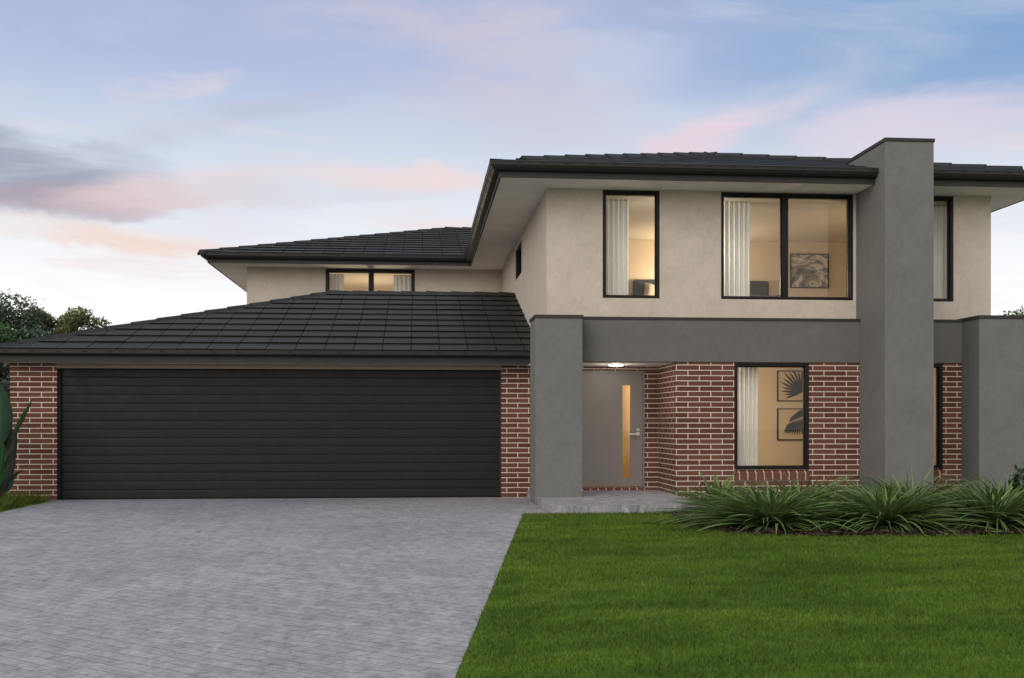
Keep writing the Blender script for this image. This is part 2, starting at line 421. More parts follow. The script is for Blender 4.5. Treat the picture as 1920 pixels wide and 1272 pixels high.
pts = []
for (y0, y1, dens) in ((4.4, 7, 5200), (7, 9.5, 4200), (9.5, 12, 3200), (12, 14.69, 2600)):
    x1 = 4.6 if y1 <= 7 else 9.2
    xa = edge_x(y0); x1 = {7: 5.2, 9.5: 6.2, 12: 7.6}.get(y1, 8.6)
    n = int((x1-xa)*(y1-y0)*dens)
    pts.append(np.stack([rng.uniform(xa, x1, n), rng.uniform(y0, y1, n), np.zeros(n)], 1))
P = np.concatenate(pts)
e = 0.176 + (P[:,1]-5.29)*0.1315
P = P[P[:,0] > e + rng.uniform(-0.004, 0.015, len(P))]
near_bed = (P[:,0] > 3.0) & (P[:,1] > 11.1)
keep = np.ones(len(P), bool)
for i in np.nonzero(near_bed)[0]:
    if bed_contains(P[i,0]-0.02, P[i,1]-0.03): keep[i] = False
P = P[keep]; n = len(P)
hg = rng.uniform(0.016, 0.036, n)*(0.8+0.4*P[:,1]/14)
wd = rng.uniform(0.0035, 0.006, n)*(0.75 + P[:,1]/16)
tn = np.ones((n,3)); br = rng.uniform(0.55, 1.45, n); tn *= br[:,None]; tn[:,0] *= rng.uniform(0.9, 1.5, n)
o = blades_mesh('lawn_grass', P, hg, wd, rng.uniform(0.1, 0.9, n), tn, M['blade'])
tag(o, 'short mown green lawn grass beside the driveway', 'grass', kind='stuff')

# left verge: taller tufty ground cover in front of the brick pier
n = 9000
P = np.stack([rng.uniform(-8.2, -5.80, n), rng.uniform(14.2, 17.9, n), np.zeros(n)], 1)
P = P[(P[:,0] < -5.86 + 0.05*np.sin(P[:,1]*7))]; n = len(P)
cl = 0.5+0.5*np.sin(P[:,0]*13+np.sin(P[:,1]*5))*np.sin(P[:,1]*9)
hg = rng.uniform(0.09, 0.22, n)*(0.5+0.9*cl); tn = np.array([0.95,0.72,0.7])*rng.uniform(0.4,1.4,n)[:,None]
o = blades_mesh('ground_cover', P, hg, rng.uniform(0.009,0.016,n), rng.uniform(0.4,1.6,n), tn, M['blade'])
tag(o, 'tufty green ground cover at the left edge of the driveway by the brick pier', 'ground cover', kind='stuff')

# ------------------------------------------------------------------ the house
house = empty('house', (1.5, 18, 0))
bpy.context.view_layer.update()
_HM = Matrix.Translation((-1.5, -18, 0))
def hpart(mb, name, mats, parent=None, **kw):
    """a part keeps its world coordinates under the house"""
    o = mb.build(name, mats, parent or house, **kw)
    if parent is None: o.matrix_parent_inverse = _HM
    return o
tag(house, 'two storey brick and cream rendered house with dark tiled hip roofs and double garage', 'house')

G = 18.0            # garage and entry wall plane
BR = 16.70          # front brick wall plane
CR = 16.83          # upper cream wall plane
WG = 26.0           # rear wing wall plane
SOF = 4.915         # upper soffit height

# brick walls
mb = MB(0.366/0.27)
mb.box(-6.53, -5.80, G, G+0.35, 0, 2.203)
mb.box(-6.53, -6.41, G+0.35, 27, 0, 2.203)
hpart(mb, 'brick_wall', M['brick'])
mb = MB(0.366/0.27)
mb.holed('y', G, G+0.14, 1.371, 4.02, 0, 2.203, [(2.62, 3.795, 0.16, 2.12)])
mb.box(4.02, 4.14, BR+0.12, G, 0, 2.203)
hpart(mb, 'brick_wall', M['brick'])
LWIN = (4.952, 6.161, 0.505, 2.19); LWIN2 = (7.762, 8.364, 0.505, 2.19)
mb = MB(0.366/0.27)
mb.holed('y', BR, BR+0.12, 4.02, 6.985, 0, 2.203, [(LWIN[0], LWIN[1], 0.333, 2.19)])
mb.holed('y', BR, BR+0.12, 7.75, 8.676, 0, 2.203, [(LWIN2[0], LWIN2[1], 0.333, 2.19)])
mb.box(8.70, 10.4, 17.3, 17.42, 0, 2.9)
hpart(mb, 'brick_wall', M['brick'])

# rendered walls
W1 = (2.878, 3.787, 3.205, 4.905); W2 = (4.775, 6.938, 3.205, 4.905); W3 = (7.76, 8.609, 3.20, 4.905)
SW = (21.0, 22.35, 4.17, 4.80); WW = (-2.205, -0.09, 3.55, 4.905)
mb = MB()
mb.holed('y', CR, CR+0.14, 1.993, 6.985, 2.20, 4.94, [W1, W2])
mb.holed('y', CR, CR+0.14, 7.75, 9.238, 2.86, 4.94, [W3])
mb.holed('x', 1.993, 2.133, CR+0.14, 30, 2.0, 4.94, [SW])
mb.holed('y', WG, WG+0.14, -4.04, 1.99, 2.0, 4.94, [WW])
mb.box(-4.04, -3.90, WG+0.14, 33, 2.0, 4.94)
mb.box(9.098, 9.238, CR+0.14, 30, 2.0, 4.94)
hpart(mb, 'rendered_wall', M['cream'])

def capped(name, x0, x1, y0, y1, z0, z1, mat, cz=0.052, ov=0.014, cap_y1=None):
    mb = MB(); mb.box(x0, x1, y0, y1, z0, z1)
    o = hpart(mb, name, mat, bevel=0.006)
    mb = MB(); mb.box(x0-ov, x1+ov, y0-ov, (cap_y1 or y1+ov), z1, z1+cz)
    c = hpart(mb, 'capping', M['cap'], parent=o, bevel=0.004)
    return o
capped('column', 1.765, 2.485, 16.35, 17.12, 0, 2.835, M['grey'])
capped('column', 8.682, 9.412, 16.16, 17.10, 0, 2.865, M['grey'])
o = capped('blade_wall', 6.989, 7.746, 15.75, 17.25, 0, 5.480, M['grey'])
mb = MB(); mb.box(2.487, 6.986, 16.68, CR-0.002, 2.20, 2.855); mb.box(7.749, 8.679, 16.68, CR-0.002, 2.20, 2.855)
bm_ = hpart(mb, 'porch_beam', M['grey_dark'])
mb = MB(); mb.box(2.500, 6.984, 16.664, CR-0.002, 2.855, 2.895); mb.box(7.750, 8.666, 16.664, CR-0.002, 2.855, 2.895)
hpart(mb, 'capping', M['cap'], parent=bm_)
mb = MB(); mb.box(1.8, 4.02, CR, G-0.002, 2.187, 2.198)
hpart(mb, 'porch_ceiling', simple('porch_ceiling_board', (0.78,0.76,0.73), 0.8, 0.04, 2))

# ---- gutters and fascias swept along the eaves
def sweep(mb, path, prof, mi=0):
    P = [Vector((p[0], p[1])) for p in path]; n = len(P); offs = []
    for i in range(n):
        ns = []
        if i > 0: d = (P[i]-P[i-1]).normalized(); ns.append(Vector((-d.y, d.x)))
        if i < n-1: d = (P[i+1]-P[i]).normalized(); ns.append(Vector((-d.y, d.x)))
        if len(ns) == 2:
            m = (ns[0]+ns[1]); m = m/(m.dot(ns[0])); offs.append(m)
        else: offs.append(ns[0])
    rings = [[(P[i].x+offs[i].x*a, P[i].y+offs[i].y*a, z) for a, z in prof] for i in range(n)]
    k = len(prof)
    for i in range(n-1):
        for j in range(k):
            q = (j+1) % k
            mb.poly([rings[i][j], rings[i+1][j], rings[i+1][q], rings[i][q]], mi)
    mb.poly(rings[0], mi); mb.poly(rings[-1][::-1], mi)

def gutter_prof(zt, d):
    return [(0.002, zt-0.012), (d, zt), (d, zt-0.012), (d-0.006, zt-0.014), (d-0.006, zt-0.060), (d-0.016, zt-0.064),
            (d-0.030, zt-0.092), (d-0.070, zt-0.122), (0.002, zt-0.132)]
def fascia_prof(zt, zb): return [(0, zt), (0, zb), (-0.025, zb), (-0.025, zt)]
main_a = [(6.985,16.12),(1.2,16.12),(1.2,25.32),(-4.82,25.32),(-4.82,33)]
main_b = [(9.95,33),(9.95,16.12),(7.75,16.12)]
gar = [(1.99,17.72),(-6.62,17.72),(-6.62,27)]
mb = MB(); sweep(mb, main_a, fascia_prof(5.10, SOF-0.006)); sweep(mb, main_b, fascia_prof(5.10, SOF-0.006))
hpart(mb, 'fascia', M['char2'])
mb = MB(); sweep(mb, main_a, gutter_prof(5.127, 0.15)); sweep(mb, main_b, gutter_prof(5.127, 0.15))
for x in np.arange(1.45, 6.9, 0.36):                                   # overflow slots in the gutter face
    mb.box(x, x+0.075, 15.972, 15.976, 5.092, 5.102, 1)
for x in np.arange(7.95, 10.0, 0.36): mb.box(x, x+0.075, 15.972, 15.976, 5.092, 5.102, 1)
for x in np.arange(-4.6, 0.9, 0.45): mb.box(x, x+0.09, 25.172, 25.176, 5.092, 5.103, 1)
hpart(mb, 'gutter', [M['char'], M['dark']])
mb = MB(); sweep(mb, gar, fascia_prof(2.37, 2.199))
hpart(mb, 'fascia', M['char2'])
mb = MB(); sweep(mb, gar, [(0.002,2.395),(0.12,2.405),(0.12,2.393),(0.114,2.391),(0.114,2.345),(0.104,2.341),(0.09,2.325),(0.05,2.312),(0.002,2.310)])
for x in np.arange(-6.5, 1.9, 0.40): mb.box(x, x+0.085, 17.602, 17.606, 2.366, 2.376, 1)
hpart(mb, 'gutter', [M['char'], M['dark']])

# soffits
mb = MB(); z0, z1 = SOF, SOF+0.012
mb.box(1.225, 6.985, 16.145, CR-0.001, z0, z1); mb.box(1.225, 1.992, CR-0.001, WG-0.001, z0, z1)
mb.box(-4.795, 1.225, 25.345, WG-0.001, z0, z1); mb.box(-4.795, -4.041, WG-0.001, 33, z0, z1)
mb.box(7.75, 9.925, 16.145, CR-0.001, z0, z1); mb.box(9.239, 9.925, CR-0.001, 33, z0, z1)
hpart(mb, 'soffit', M['soffit'])
mb = MB(); mb.box(-6.595, 1.99, 17.745, G-0.001, 2.204, 2.214); mb.box(-6.595, -6.531, G-0.001, 27, 2.204, 2.214)
hpart(mb, 'soffit', M['soffit'])
mb = MB(); mb.box(-5.80, 1.371, 17.985, G+0.14, 2.125, 2.203)
hpart(mb, 'garage_lintel', M['lintel'])

# ---- roofs of overlapping flat tiles
def clip(poly, cp):
    out = poly
    for i in range(len(cp)):
        a = cp[i]; b = cp[(i+1) % len(cp)]; inp = out; out = []
        if not inp: return []
        side = lambda p: (b[0]-a[0])*(p[1]-a[1]) - (b[1]-a[1])*(p[0]-a[0])
        for k in range(len(inp)):
            p = inp[k]; q = inp[(k+1) % len(inp)]; sp, sq = side(p), side(q)
            if sp >= 0: out.append(p)
            if (sp >= 0) != (sq >= 0):
                t = sp/(sp-sq); out.append((p[0]+(q[0]-p[0])*t, p[1]+(q[1]-p[1])*t))
    return out

def roof_plane(mb, O, e, up, poly, tw, course, t=0.026, gap=0.013, ph=0.0):
    O = Vector(O); e = Vector(e).normalized(); up = Vector(up).normalized(); n = e.cross(up)
    at = lambda a, b, h: O + e*a + up*b + n*h
    mb.poly([at(a, b, -0.004) for a, b in poly], 1)
    a0 = min(p[0] for p in poly); a1 = max(p[0] for p in poly); b1 = max(p[1] for p in poly)
    r = 0
    while r*course < b1:
        b = r*course; i = math.floor((a0-ph)/tw)
        while ph+i*tw < a1:
            x = ph+i*tw
            pl = clip([(x+gap/2, b), (x+tw-gap/2, b), (x+tw-gap/2, b+course+0.01), (x+gap/2, b+course+0.01)], poly)
            i += 1
            if len(pl) < 3: continue
            j = random.uniform(-0.003, 0.003); tl = random.uniform(-0.002, 0.002)
            h = lambda p: max(0.004, 0.006 + (t+j*t/0.026)*(1-(p[1]-b)/(course+0.01)) + tl*(p[0]-x)/tw)
            top = [at(p[0], p[1], h(p)) for p in pl]; bot = [at(p[0], p[1], -0.002) for p in pl]
            nn = len(mb.v); k = len(pl)
            mb.v += [tuple(p) for p in top] + [tuple(p) for p in bot]
            mb.f.append(tuple(range(nn, nn+k))); mb.m.append(0)
            for q in range(k):
                s = (q+1) % k
                mb.f.append((nn+q, nn+k+q, nn+k+s, nn+s)); mb.m.append(1)
        r += 1

def caps_along(mb, p0, p1, step=0.46, w=0.12, rise=0.034, lift=0.016, start=0.0):
    p0 = Vector(p0); p1 = Vector(p1); d = (p1-p0); L = d.length; d.normalize()
    side = d.cross(Vector((0,0,1))).normalized(); upv = side.cross(d).normalized()
    s = start
    while s < L-0.05:
        a = p0 + d*s; b = p0 + d*min(s+step+0.05, L)
        def ring(c, lf):
            return [c - side*w + upv*(lf-0.045), c + upv*(lf+rise), c + side*w + upv*(lf-0.045), c + side*w + upv*(lf-0.085), c + upv*(lf+rise-0.05), c - side*w + upv*(lf-0.085)]
        A = ring(a, lift+0.020+random.uniform(-.003,.003)); B = ring(b, lift)
        n = len(mb.v); mb.v += [tuple(p) for p in A+B]
        for q in range(6):
            r = (q+1) % 6
            mb.f.append((n+q, n+r, n+6+r, n+6+q)); mb.m.append(0)
        mb.f.append((n+5, n+4, n+1, n+0)); mb.m.append(0); mb.f.append((n+4, n+3, n+2, n+1)); mb.m.append(0)
        s += step

# garage roof: eave z 2.40 at y 17.62, ridge z 3.90 at y 22.4
ez, ey, gx0 = 2.395, 17.62, -6.72; rx = 4.97
rise, run = 1.50, 4.80
sl = math.hypot(rise, run); up = (0, run/sl, rise/sl)
mb = MB()
roof_plane(mb, (gx0, ey, ez), (1,0,0), up, [(0,0),(1.988-gx0,0),(1.988-gx0,sl),(rx,sl)], 0.464, sl/10.5, ph=0.1)
roof_plane(mb, (gx0, ey+2*run, ez), (0,-1,0), (rx/math.hypot(rx,rise),0,rise/math.hypot(rx,rise)), [(0,0),(2*run,0),(run,math.hypot(rx,rise))], 0.46, sl/10.5)
mb.poly([(gx0,ey+2*run,ez),(gx0+rx,ey+run,ez+rise),(1.988,ey+run,ez+rise),(1.988,ey+2*run,ez)])
rf = hpart(mb, 'garage_roof', [M['tile'], M['tile_edge_shade']])
mb = MB()
caps_along(mb, (gx0,ey,ez), (gx0+rx,ey+run,ez+rise), 0.50)
caps_along(mb, (gx0+rx-0.1,ey+run,ez+rise), (1.985,ey+run,ez+rise), 0.50, 0.15)
hpart(mb, 'ridge_capping', M['tile'], parent=rf)

# main upper roof
mx0, mx1, my0, mz = 1.06, 10.09, 15.985, 5.117
half = (mx1-mx0)/2; m_ = 0.286; sl = half*math.hypot(1, m_); upn = 1/math.hypot(1, m_)
mb = MB()
roof_plane(mb, (mx0,my0,mz), (1,0,0), (0,upn,m_*upn), [(0,0),(6.97-mx0,0),(6.97-mx0,2*half*0+ (mx1-6.97)*math.hypot(1,m_)),(half,sl)], 0.46, 0.46, t=0.009)
roof_plane(mb, (mx0,my0,mz), (1,0,0), (0,upn,m_*upn), [(6.97-mx0,1.24*math.hypot(1,m_)),(7.765-mx0,1.24*math.hypot(1,m_)),(7.765-mx0,(mx1-7.765)*math.hypot(1,m_)),(6.97-mx0,(mx1-6.97)*math.hypot(1,m_))], 0.46, 0.46, t=0.009)
roof_plane(mb, (mx0,my0,mz), (1,0,0), (0,upn,m_*upn), [(7.765-mx0,0),(mx1-mx0,0),(7.765-mx0,(mx1-7.765)*math.hypot(1,m_))], 0.46, 0.46, t=0.009)
az = mz+half*m_; ay = my0+half; ax = mx0+half; yb = 33
roof_plane(mb, (mx0,yb,mz), (0,-1,0), (upn,0,m_*upn), [(0,0),(yb-my0,0),(yb-ay,sl),(0,sl)], 0.42, 0.44)
mb.poly([(mx1,my0,mz),(mx1,yb,mz),(ax,yb,az),(ax,ay,az)])
rf = hpart(mb, 'main_roof', [M['tile'], M['tile_edge_shade']])
mb = MB()
caps_along(mb, (mx0,my0,mz), (ax,ay,az), 0.56, start=0.75)
caps_along(mb, (mx1,my0,mz), (ax,ay,az), 0.56, start=0.75)
caps_along(mb, (ax,ay+0.35,az-0.03), (ax,yb,az-0.03), 0.5)
hpart(mb, 'ridge_capping', M['tile'], parent=rf)

# rear wing roof
wx0, wy0 = -4.96, 25.185; k_ = 5.8; sl = k_*math.hypot(1, m_)
xe = 1.055 + k_
mb = MB()
roof_plane(mb, (wx0,wy0,mz), (1,0,0), (0,upn,m_*upn), [(0,0),(1.055-wx0,0),(xe-wx0,sl),(k_,sl)], 0.46, 0.48)
roof_plane(mb, (wx0,wy0+2*k_,mz), (0,-1,0), (upn,0,m_*upn), [(0,0),(2*k_,0),(k_,sl)], 0.46, 0.48)
rf = hpart(mb, 'wing_roof', [M['tile'], M['tile_edge_shade']])
mb = MB()
caps_along(mb, (wx0,wy0,mz), (wx0+k_,wy0+k_,mz+k_*m_), 0.55)
caps_along(mb, (wx0+k_-0.1,wy0+k_,mz+k_*m_), (xe,wy0+k_,mz+k_*m_), 0.5)
hpart(mb, 'ridge_capping', M['tile'], parent=rf)

# ---- windows
def window(x0, x1, z0, z1, yf, fw=0.045, dep=0.10, mull=None, axis='y', sill=None):
    mb = MB()
    def bar(a0, a1, c0, c1, b0, b1):
        if axis == 'y': mb.box(a0, a1, c0, c1, b0, b1)
        else: mb.box(c0, c1, a0, a1, b0, b1)
    y0, y1 = yf+0.012, yf+0.012+dep
    e = 0.002
    bar(x0+e, x0+fw, y0, y1, z0+e, z1-e); bar(x1-fw, x1-e, y0, y1, z0+e, z1-e)
    bar(x0+fw, x1-fw, y0+0.001, y1, z1-fw, z1-e); bar(x0+fw, x1-fw, y0+0.001, y1, z0+e, z0+fw*0.85)
    if mull is not None: bar(mull-0.045, mull+0.045, y0+0.02, y1, z0+fw*0.85, z1-fw)
    # inner sash step
    s = 0.018
    spans = [(x0+fw, x1-fw)] if mull is None else [(x0+fw, mull-0.045), (mull+0.045, x1-fw)]
    for a, b in spans:
        bar(a, a+s, y0+0.045, y1-0.01, z0+fw*0.85, z1-fw); bar(b-s, b, y0+0.045, y1-0.01, z0+fw*0.85, z1-fw)
        bar(a+s, b-s, y0+0.046, y1-0.01, z1-fw-s, z1-fw); bar(a+s, b-s, y0+0.046, y1-0.01, z0+fw*0.85, z0+fw*0.85+s)
    w = hpart(mb, 'window', M['black'], bevel=0.003)
    for a, b in spans:
        mb = MB(); bar(a+s*0.6, b-s*0.6, y0+0.062, y0+0.066, z0+fw*0.85+s*0.6, z1-fw-s*0.6)
        hpart(mb, 'pane', M['glass'], parent=w)
    return w
window(*W1, CR); window(*W2, CR, mull=5.825); window(*W3, CR)
window(*WW, WG, fw=0.07, mull=-1.13); window(*SW, 1.993, axis='x')
lw1 = window(*LWIN, BR-0.005, fw=0.05); lw2 = window(*LWIN2, BR-0.005, fw=0.05)

# sloping rowlock brick sills below the two ground floor windows
def brick_sill(x0, x1, parent, z0=0.337, z1=0.505, yf=BR-0.025, n=9, ph=0.55):
    mb = MB()
    prof = lambda y0, d: [(0, y0+d, z0+d), (0, y0+d, z1-0.055-d), (0, BR+0.055, z1-0.004-d), (0, BR+0.055, z0+d)]
    mb.prism(prof(yf+0.006, 0.003), (x0,0,0), (x1,0,0), 1)
    p = (x1-x0)/n; x = x0 - p*(1-ph)
    while x < x1:
        a = max(x0, x+0.008); b = min(x1, x+p-0.008)
        if b-a > 0.01: mb.prism(prof(yf+random.uniform(0,0.002), 0), (a,0,0), (b,0,0), 0)
        x += p
    hpart(mb, 'brick_sill', [M['sillbrick'], M['mortar']], parent=parent)
M['sillbrick'] = simple('sill_brick', (0.125, 0.052, 0.036), 0.9, 0.25, 12, 0.3)
M['mortar'] = simple('mortar', (0.72, 0.62, 0.52), 0.95, 0.06, 20, 0.2)
brick_sill(LWIN[0]+0.003, LWIN[1]-0.003, lw1); brick_sill(LWIN2[0]+0.003, LWIN2[1]-0.003, lw2, n=5)

# ---- front door
mb = MB(); GX0, GX1, GZ0, GZ1 = 3.425, 3.560, 0.305, 1.880
mb.holed('y', G+0.055, G+0.10, 2.66, 3.765, 0.175, 2.085, [(GX0, GX1, GZ0, GZ1)])
door = hpart(mb, 'front_door', M['fdoor'])
mb = MB(); mb.box(GX0+0.001, GX1-0.001, G+0.075, G+0.080, GZ0+0.001, GZ1-0.001); hpart(mb, 'glass_strip', M['glass_door'], parent=door)
mb = MB()
mb.tube((3.685,G+0.055,1.055),(3.685,G+0.005,1.055),0.012,0.012,10); mb.tube((3.69,G+0.052,1.055),(3.69,G+0.046,1.055),0.033,0.033,16)
mb.box(3.50, 3.70, G-0.004, G+0.008, 1.040, 1.064)
hpart(mb, 'handle', M['steel'], parent=door, bevel=0.003)
mb = MB(); mb.tube((3.69,G+0.054,1.125),(3.69,G+0.036,1.125),0.026,0.024,16); hpart(mb, 'lock', M['steel'], parent=door)
mb = MB()
mb.box(2.622, 2.657, G+0.015, G+0.12, 0.162, 2.118); mb.box(3.768, 3.793, G+0.015, G+0.12, 0.162, 2.118); mb.box(2.657, 3.768, G+0.016, G+0.12, 2.088, 2.118)
hpart(mb, 'door_frame', M['fdoor'])
mb = MB(); n = 9; p = (3.79-2.60)/n
prf = lambda d: [(0,G-0.05+d,0.113),(0,G-0.05+d,0.128-d),(0,G+0.05,0.166-d),(0,G+0.05,0.113)]
mb.prism(prf(0.003), (2.60,0,0), (3.79,0,0), 1)
for i in range(n): mb.prism(prf(0), (2.60+i*p+0.009,0,0), (2.60+(i+1)*p-0.009,0,0), 0)
hpart(mb, 'door_sill', [M['sillbrick'], M['mortar']])

# ---- garage door: fifteen shallow curved slats
mb = MB(); zs = np.linspace(0.012, 2.124, 16)
prof = []
for i in range(15):
    a, b = zs[i], zs[i+1]; h = b-a
    prof += [(G+0.0850, a), (G+0.0765, a+0.004), (G+0.0745, a+0.012), (G+0.0745, a+h*0.3), (G+0.0755, a+h*0.55), (G+0.0775, a+h*0.8), (G+0.0800, b-0.010), (G+0.0830, b-0.004)]
prof.append((G+0.0835, zs[-1]))
for (ya, za), (yb_, zb) in zip(prof[:-1], prof[1:]):
    mb.poly([(-5.798,ya,za),(1.369,ya,za),(1.369,yb_,zb),(-5.798,yb_,zb)])
mb.poly([(-5.798,G+0.12,2.124),(1.369,G+0.12,2.124),(1.369,G+0.12,0.012),(-5.798,G+0.12,0.012)])
gd = hpart(mb, 'garage_door', M['gdoor'])
mb = MB(); mb.box(-5.799, -5.752, G+0.03, G+0.07, 0.003, 2.124); hpart(mb, 'guide_rail', M['dark'], parent=gd)
mb = MB(); mb.box(1.345, 1.370, G+0.03, G+0.07, 0.003, 2.124); hpart(mb, 'guide_rail', M['char'], parent=gd)
mb = MB(); mb.box(-5.752, 1.345, G+0.075, G+0.10, 0.003, 0.012); hpart(mb, 'rubber_seal', M['dark'], parent=gd)

# ---- rooms behind the glass
def room(name, x0, x1, y0, y1, z0, z1, wall, ceil):
    mb = MB(); t = 0.05
    mb.box(x0-t, x1+t, y0, y1+t, z0-t, z0, 2); mb.box(x0-t, x1+t, y0, y1+t, z1, z1+t, 1)
    mb.box(x0-t, x0, y0, y1, z0, z1, 0); mb.box(x1, x1+t, y0, y1, z0, z1, 0); mb.box(x0-t, x1+t, y1, y1+t, z0, z1, 0)
    return hpart(mb, name, [wall, ceil, M['carpet']])
room('bedroom', 2.20, 9.03, CR+0.142, 21.0, 2.96, 4.84, M['room'], M['roomceil'])
room('front_room', 4.20, 8.60, BR+0.122, 19.6, 0.15, 2.60, M['room'], M['roomceil'])
room('wing_room', -3.82, 1.90, WG+0.142, 29.5, 2.96, 4.86, M['room'], M['roomceil'])
room('hallway', 2.45, 3.98, G+0.142, 23.0, 0.15, 2.40, M['hall'], M['roomceil'])

def lamp(name, loc, power, color=(1.0, 0.72, 0.42), size=0.12):
    l = bpy.data.lights.new(name, 'POINT'); l.energy = power; l.color = color; l.shadow_soft_size = size
    o = bpy.data.objects.new(name, l); col.objects.link(o); o.location = loc
    return o
lamp('bedroom_lamp', (5.05, 20.2, 3.85), 82, (1.0, 0.80, 0.56))
lamp('bedroom_lamp', (7.75, 17.9, 3.4), 26, (1.0, 0.80, 0.56))
lamp('curtain_fill', (4.30, 17.06, 4.0), 24, (1.0, 0.90, 0.78), 0.05)  # unseen fill added to brighten the upstairs curtain fronts
lamp('curtain_fill', (4.55, 16.93, 1.6), 9, (1.0, 0.90, 0.78), 0.05)  # same added fill for the ground floor curtain
lamp('front_room_lamp', (4.75, 18.0, 1.75), 74, (1.0, 0.79, 0.54))
lamp('wing_room_lamp', (-1.15, 27.6, 3.5), 75, (1.0, 0.80, 0.56))
lamp('hallway_lamp', (2.9, 20.0, 2.1), 42, (1.0, 0.78, 0.50))

# ---- porch downlight
lt = empty('porch_light', (3.166, 17.25, 2.187))
tag(lt, 'small round lit downlight in the porch ceiling above the grey front door', 'light')
mb = MB(); mb.tube((0,0,0),(0,0,-0.012),0.125,0.115,28); mb.build('light_rim', M['steel'], lt)
mb = MB()
for ra, rb, za, zb in ((0.118,0.112,-0.0125,-0.022),(0.112,0.085,-0.022,-0.030)): mb.tube((0,0,za),(0,0,zb),ra,rb,28)
mb.build('diffuser', M['lamp'], lt)
l = bpy.data.lights.new('porch_downlight', 'POINT'); l.energy = 10; l.color = (1.0,0.90,0.76); l.shadow_soft_size = 0.02
o = bpy.data.objects.new('porch_downlight', l); col.objects.link(o); o.location = (3.166, 17.25, 2.132)

# ------------------------------------------------------------------ furnishings seen through the windows
def curtain(x0, x1, z0, z1, y, label, folds=6, amp=0.026):
    n = folds*10; V = []; F = []
    for i in range(n+1):
        t = i/n; x = (x1-x0)*t
        for j in range(7):
            s = j/6; a = amp*(0.85+0.15*(1-s))
            w = math.sin(t*folds*2*math.pi + 0.25*math.sin(t*7)) * a
            V.append((x + 0.0015*math.sin(s*3+t*5), w, z0+(z1-z0)*s))
    for i in range(n):
        for j in range(6): F.append((i*7+j, i*7+7+j, i*7+8+j, i*7+1+j))
    o = raw_mesh('curtain', V, F, M['curtain']); o.location = (x0, y, 0)
    o.data.polygons.foreach_set('use_smooth', [True]*len(F))
    tag(o, label, 'curtain', 'pale curtains drawn back inside the windows')
    return o
curtain(2.90, 3.37, 2.98, 4.84, 17.25, 'pale pleated curtain at the left of the narrow upper window above the porch', 6)
curtain(4.82, 5.375, 2.98, 4.84, 17.25, 'pale pleated curtain at the left of the wide two pane upper window', 7)
curtain(7.78, 8.745, 2.98, 4.84, 17.25, 'pale curtain in the upper window right of the tall grey blade wall', 10)
curtain(4.98, 5.47, 0.17, 2.45, 17.12, 'pale grey curtain at the left of the ground floor window in the brick wall', 7)
curtain(-2.24, -1.80, 2.98, 4.84, 26.45, 'pale curtain at the left end of the window above the garage roof', 5)
curtain(-0.61, 0.0, 2.98, 4.84, 26.45, 'pale curtain at the right end of the window above the garage roof', 6)

bed = empty('bed', (5.53, 19.9, 2.96))
tag(bed, 'bed with a dark upholstered headboard in the lit upstairs bedroom', 'bed')
def at_bed(mb, name, mat, bevel=0.0, parent=bed):
    for i, v in enumerate(mb.v): mb.v[i] = (v[0]-5.53, v[1]-19.9, v[2]-2.96) if parent is bed else v
    return mb.build(name, mat, parent, bevel=bevel)
mb = MB(); mb.box(4.173, 6.888, 20.84, 20.97, 2.97, 4.04); at_bed(mb, 'headboard', M['charfab'], 0.05)
mb = MB(); mb.box(4.40, 6.65, 18.9, 20.83, 2.97, 3.46); at_bed(mb, 'mattress', M['linen'], 0.06)
V = []; F = []
for i in range(25):
    for j in range(17):
        x = 4.35+2.36*i/24; y = 18.85+1.45*j/16
        z = 3.53 + 0.02*math.sin(i*.9)*math.cos(j*.7) - 0.5*max(0,(abs(i-12)-10)/2)**2*0.3 - (0.35 if j == 0 else 0)
        V.append((x-5.53, y-19.9, z-2.96))
for i in range(24):
    for j in range(16): F.append((i*17+j, i*17+17+j, i*17+18+j, i*17+1+j))
o = raw_mesh('bedspread', V, F, M['bedspread'], parent=bed)
o.data.polygons.foreach_set('use_smooth', [True]*len(F))
def pillow(cx, cy, cz, w, h, tilt):
    V = []; F = []; n = 12
    for s in (1, -1):
        for i in range(n+1):
            for j in range(n+1):
                u, v = 2*i/n-1, 2*j/n-1
                b = max(0, (1-u**4)*(1-v**4))**0.5
                V.append((u*w/2*(0.92+0.08*abs(v)), -s*0.09*b, v*h/2*(0.92+0.08*abs(u))))
    k = (n+1)**2
    for s in (0, k):
        for i in range(n):
            for j in range(n):
                F.append((s+i*(n+1)+j, s+(i+1)*(n+1)+j, s+(i+1)*(n+1)+j+1, s+i*(n+1)+j+1))
    o = raw_mesh('pillow', V, F, M['linen']); o.rotation_euler = tilt; o.location = (cx, cy, cz)
    o.data.polygons.foreach_set('use_smooth', [True]*len(F))
    return o
tag(pillow(4.62, 20.62, 3.70, 0.62, 0.42, (R(-18), R(14), 0)), 'cream pillow propped against the dark headboard behind the narrow upper window', 'pillow')

def framed(name, x0, x1, z0, z1, y, art, label, fw=0.018):
    t = empty(name, ((x0+x1)/2, y, z0)); w = (x1-x0)/2; h = z1-z0
    tag(t, label, 'picture')
    mb = MB()
    mb.box(-w, -w+fw, -0.03, 0, 0, h); mb.box(w-fw, w, -0.03, 0, 0, h); mb.box(-w+fw, w-fw, -0.03, 0, 0, fw); mb.box(-w+fw, w-fw, -0.03, 0, h-fw, h)
    mb.build('frame', M['black'], t)
    mb = MB(); mb.box(-w+fw, w-fw, -0.018, -0.004, fw, h-fw); mb.build('print', art, t)
    return t, w, h
framed('picture_frame', 7.355, 8.14, 3.923, 4.603, 20.995, M['abstract'], 'grey and cream abstract picture in a thin black frame in the upstairs bedroom')

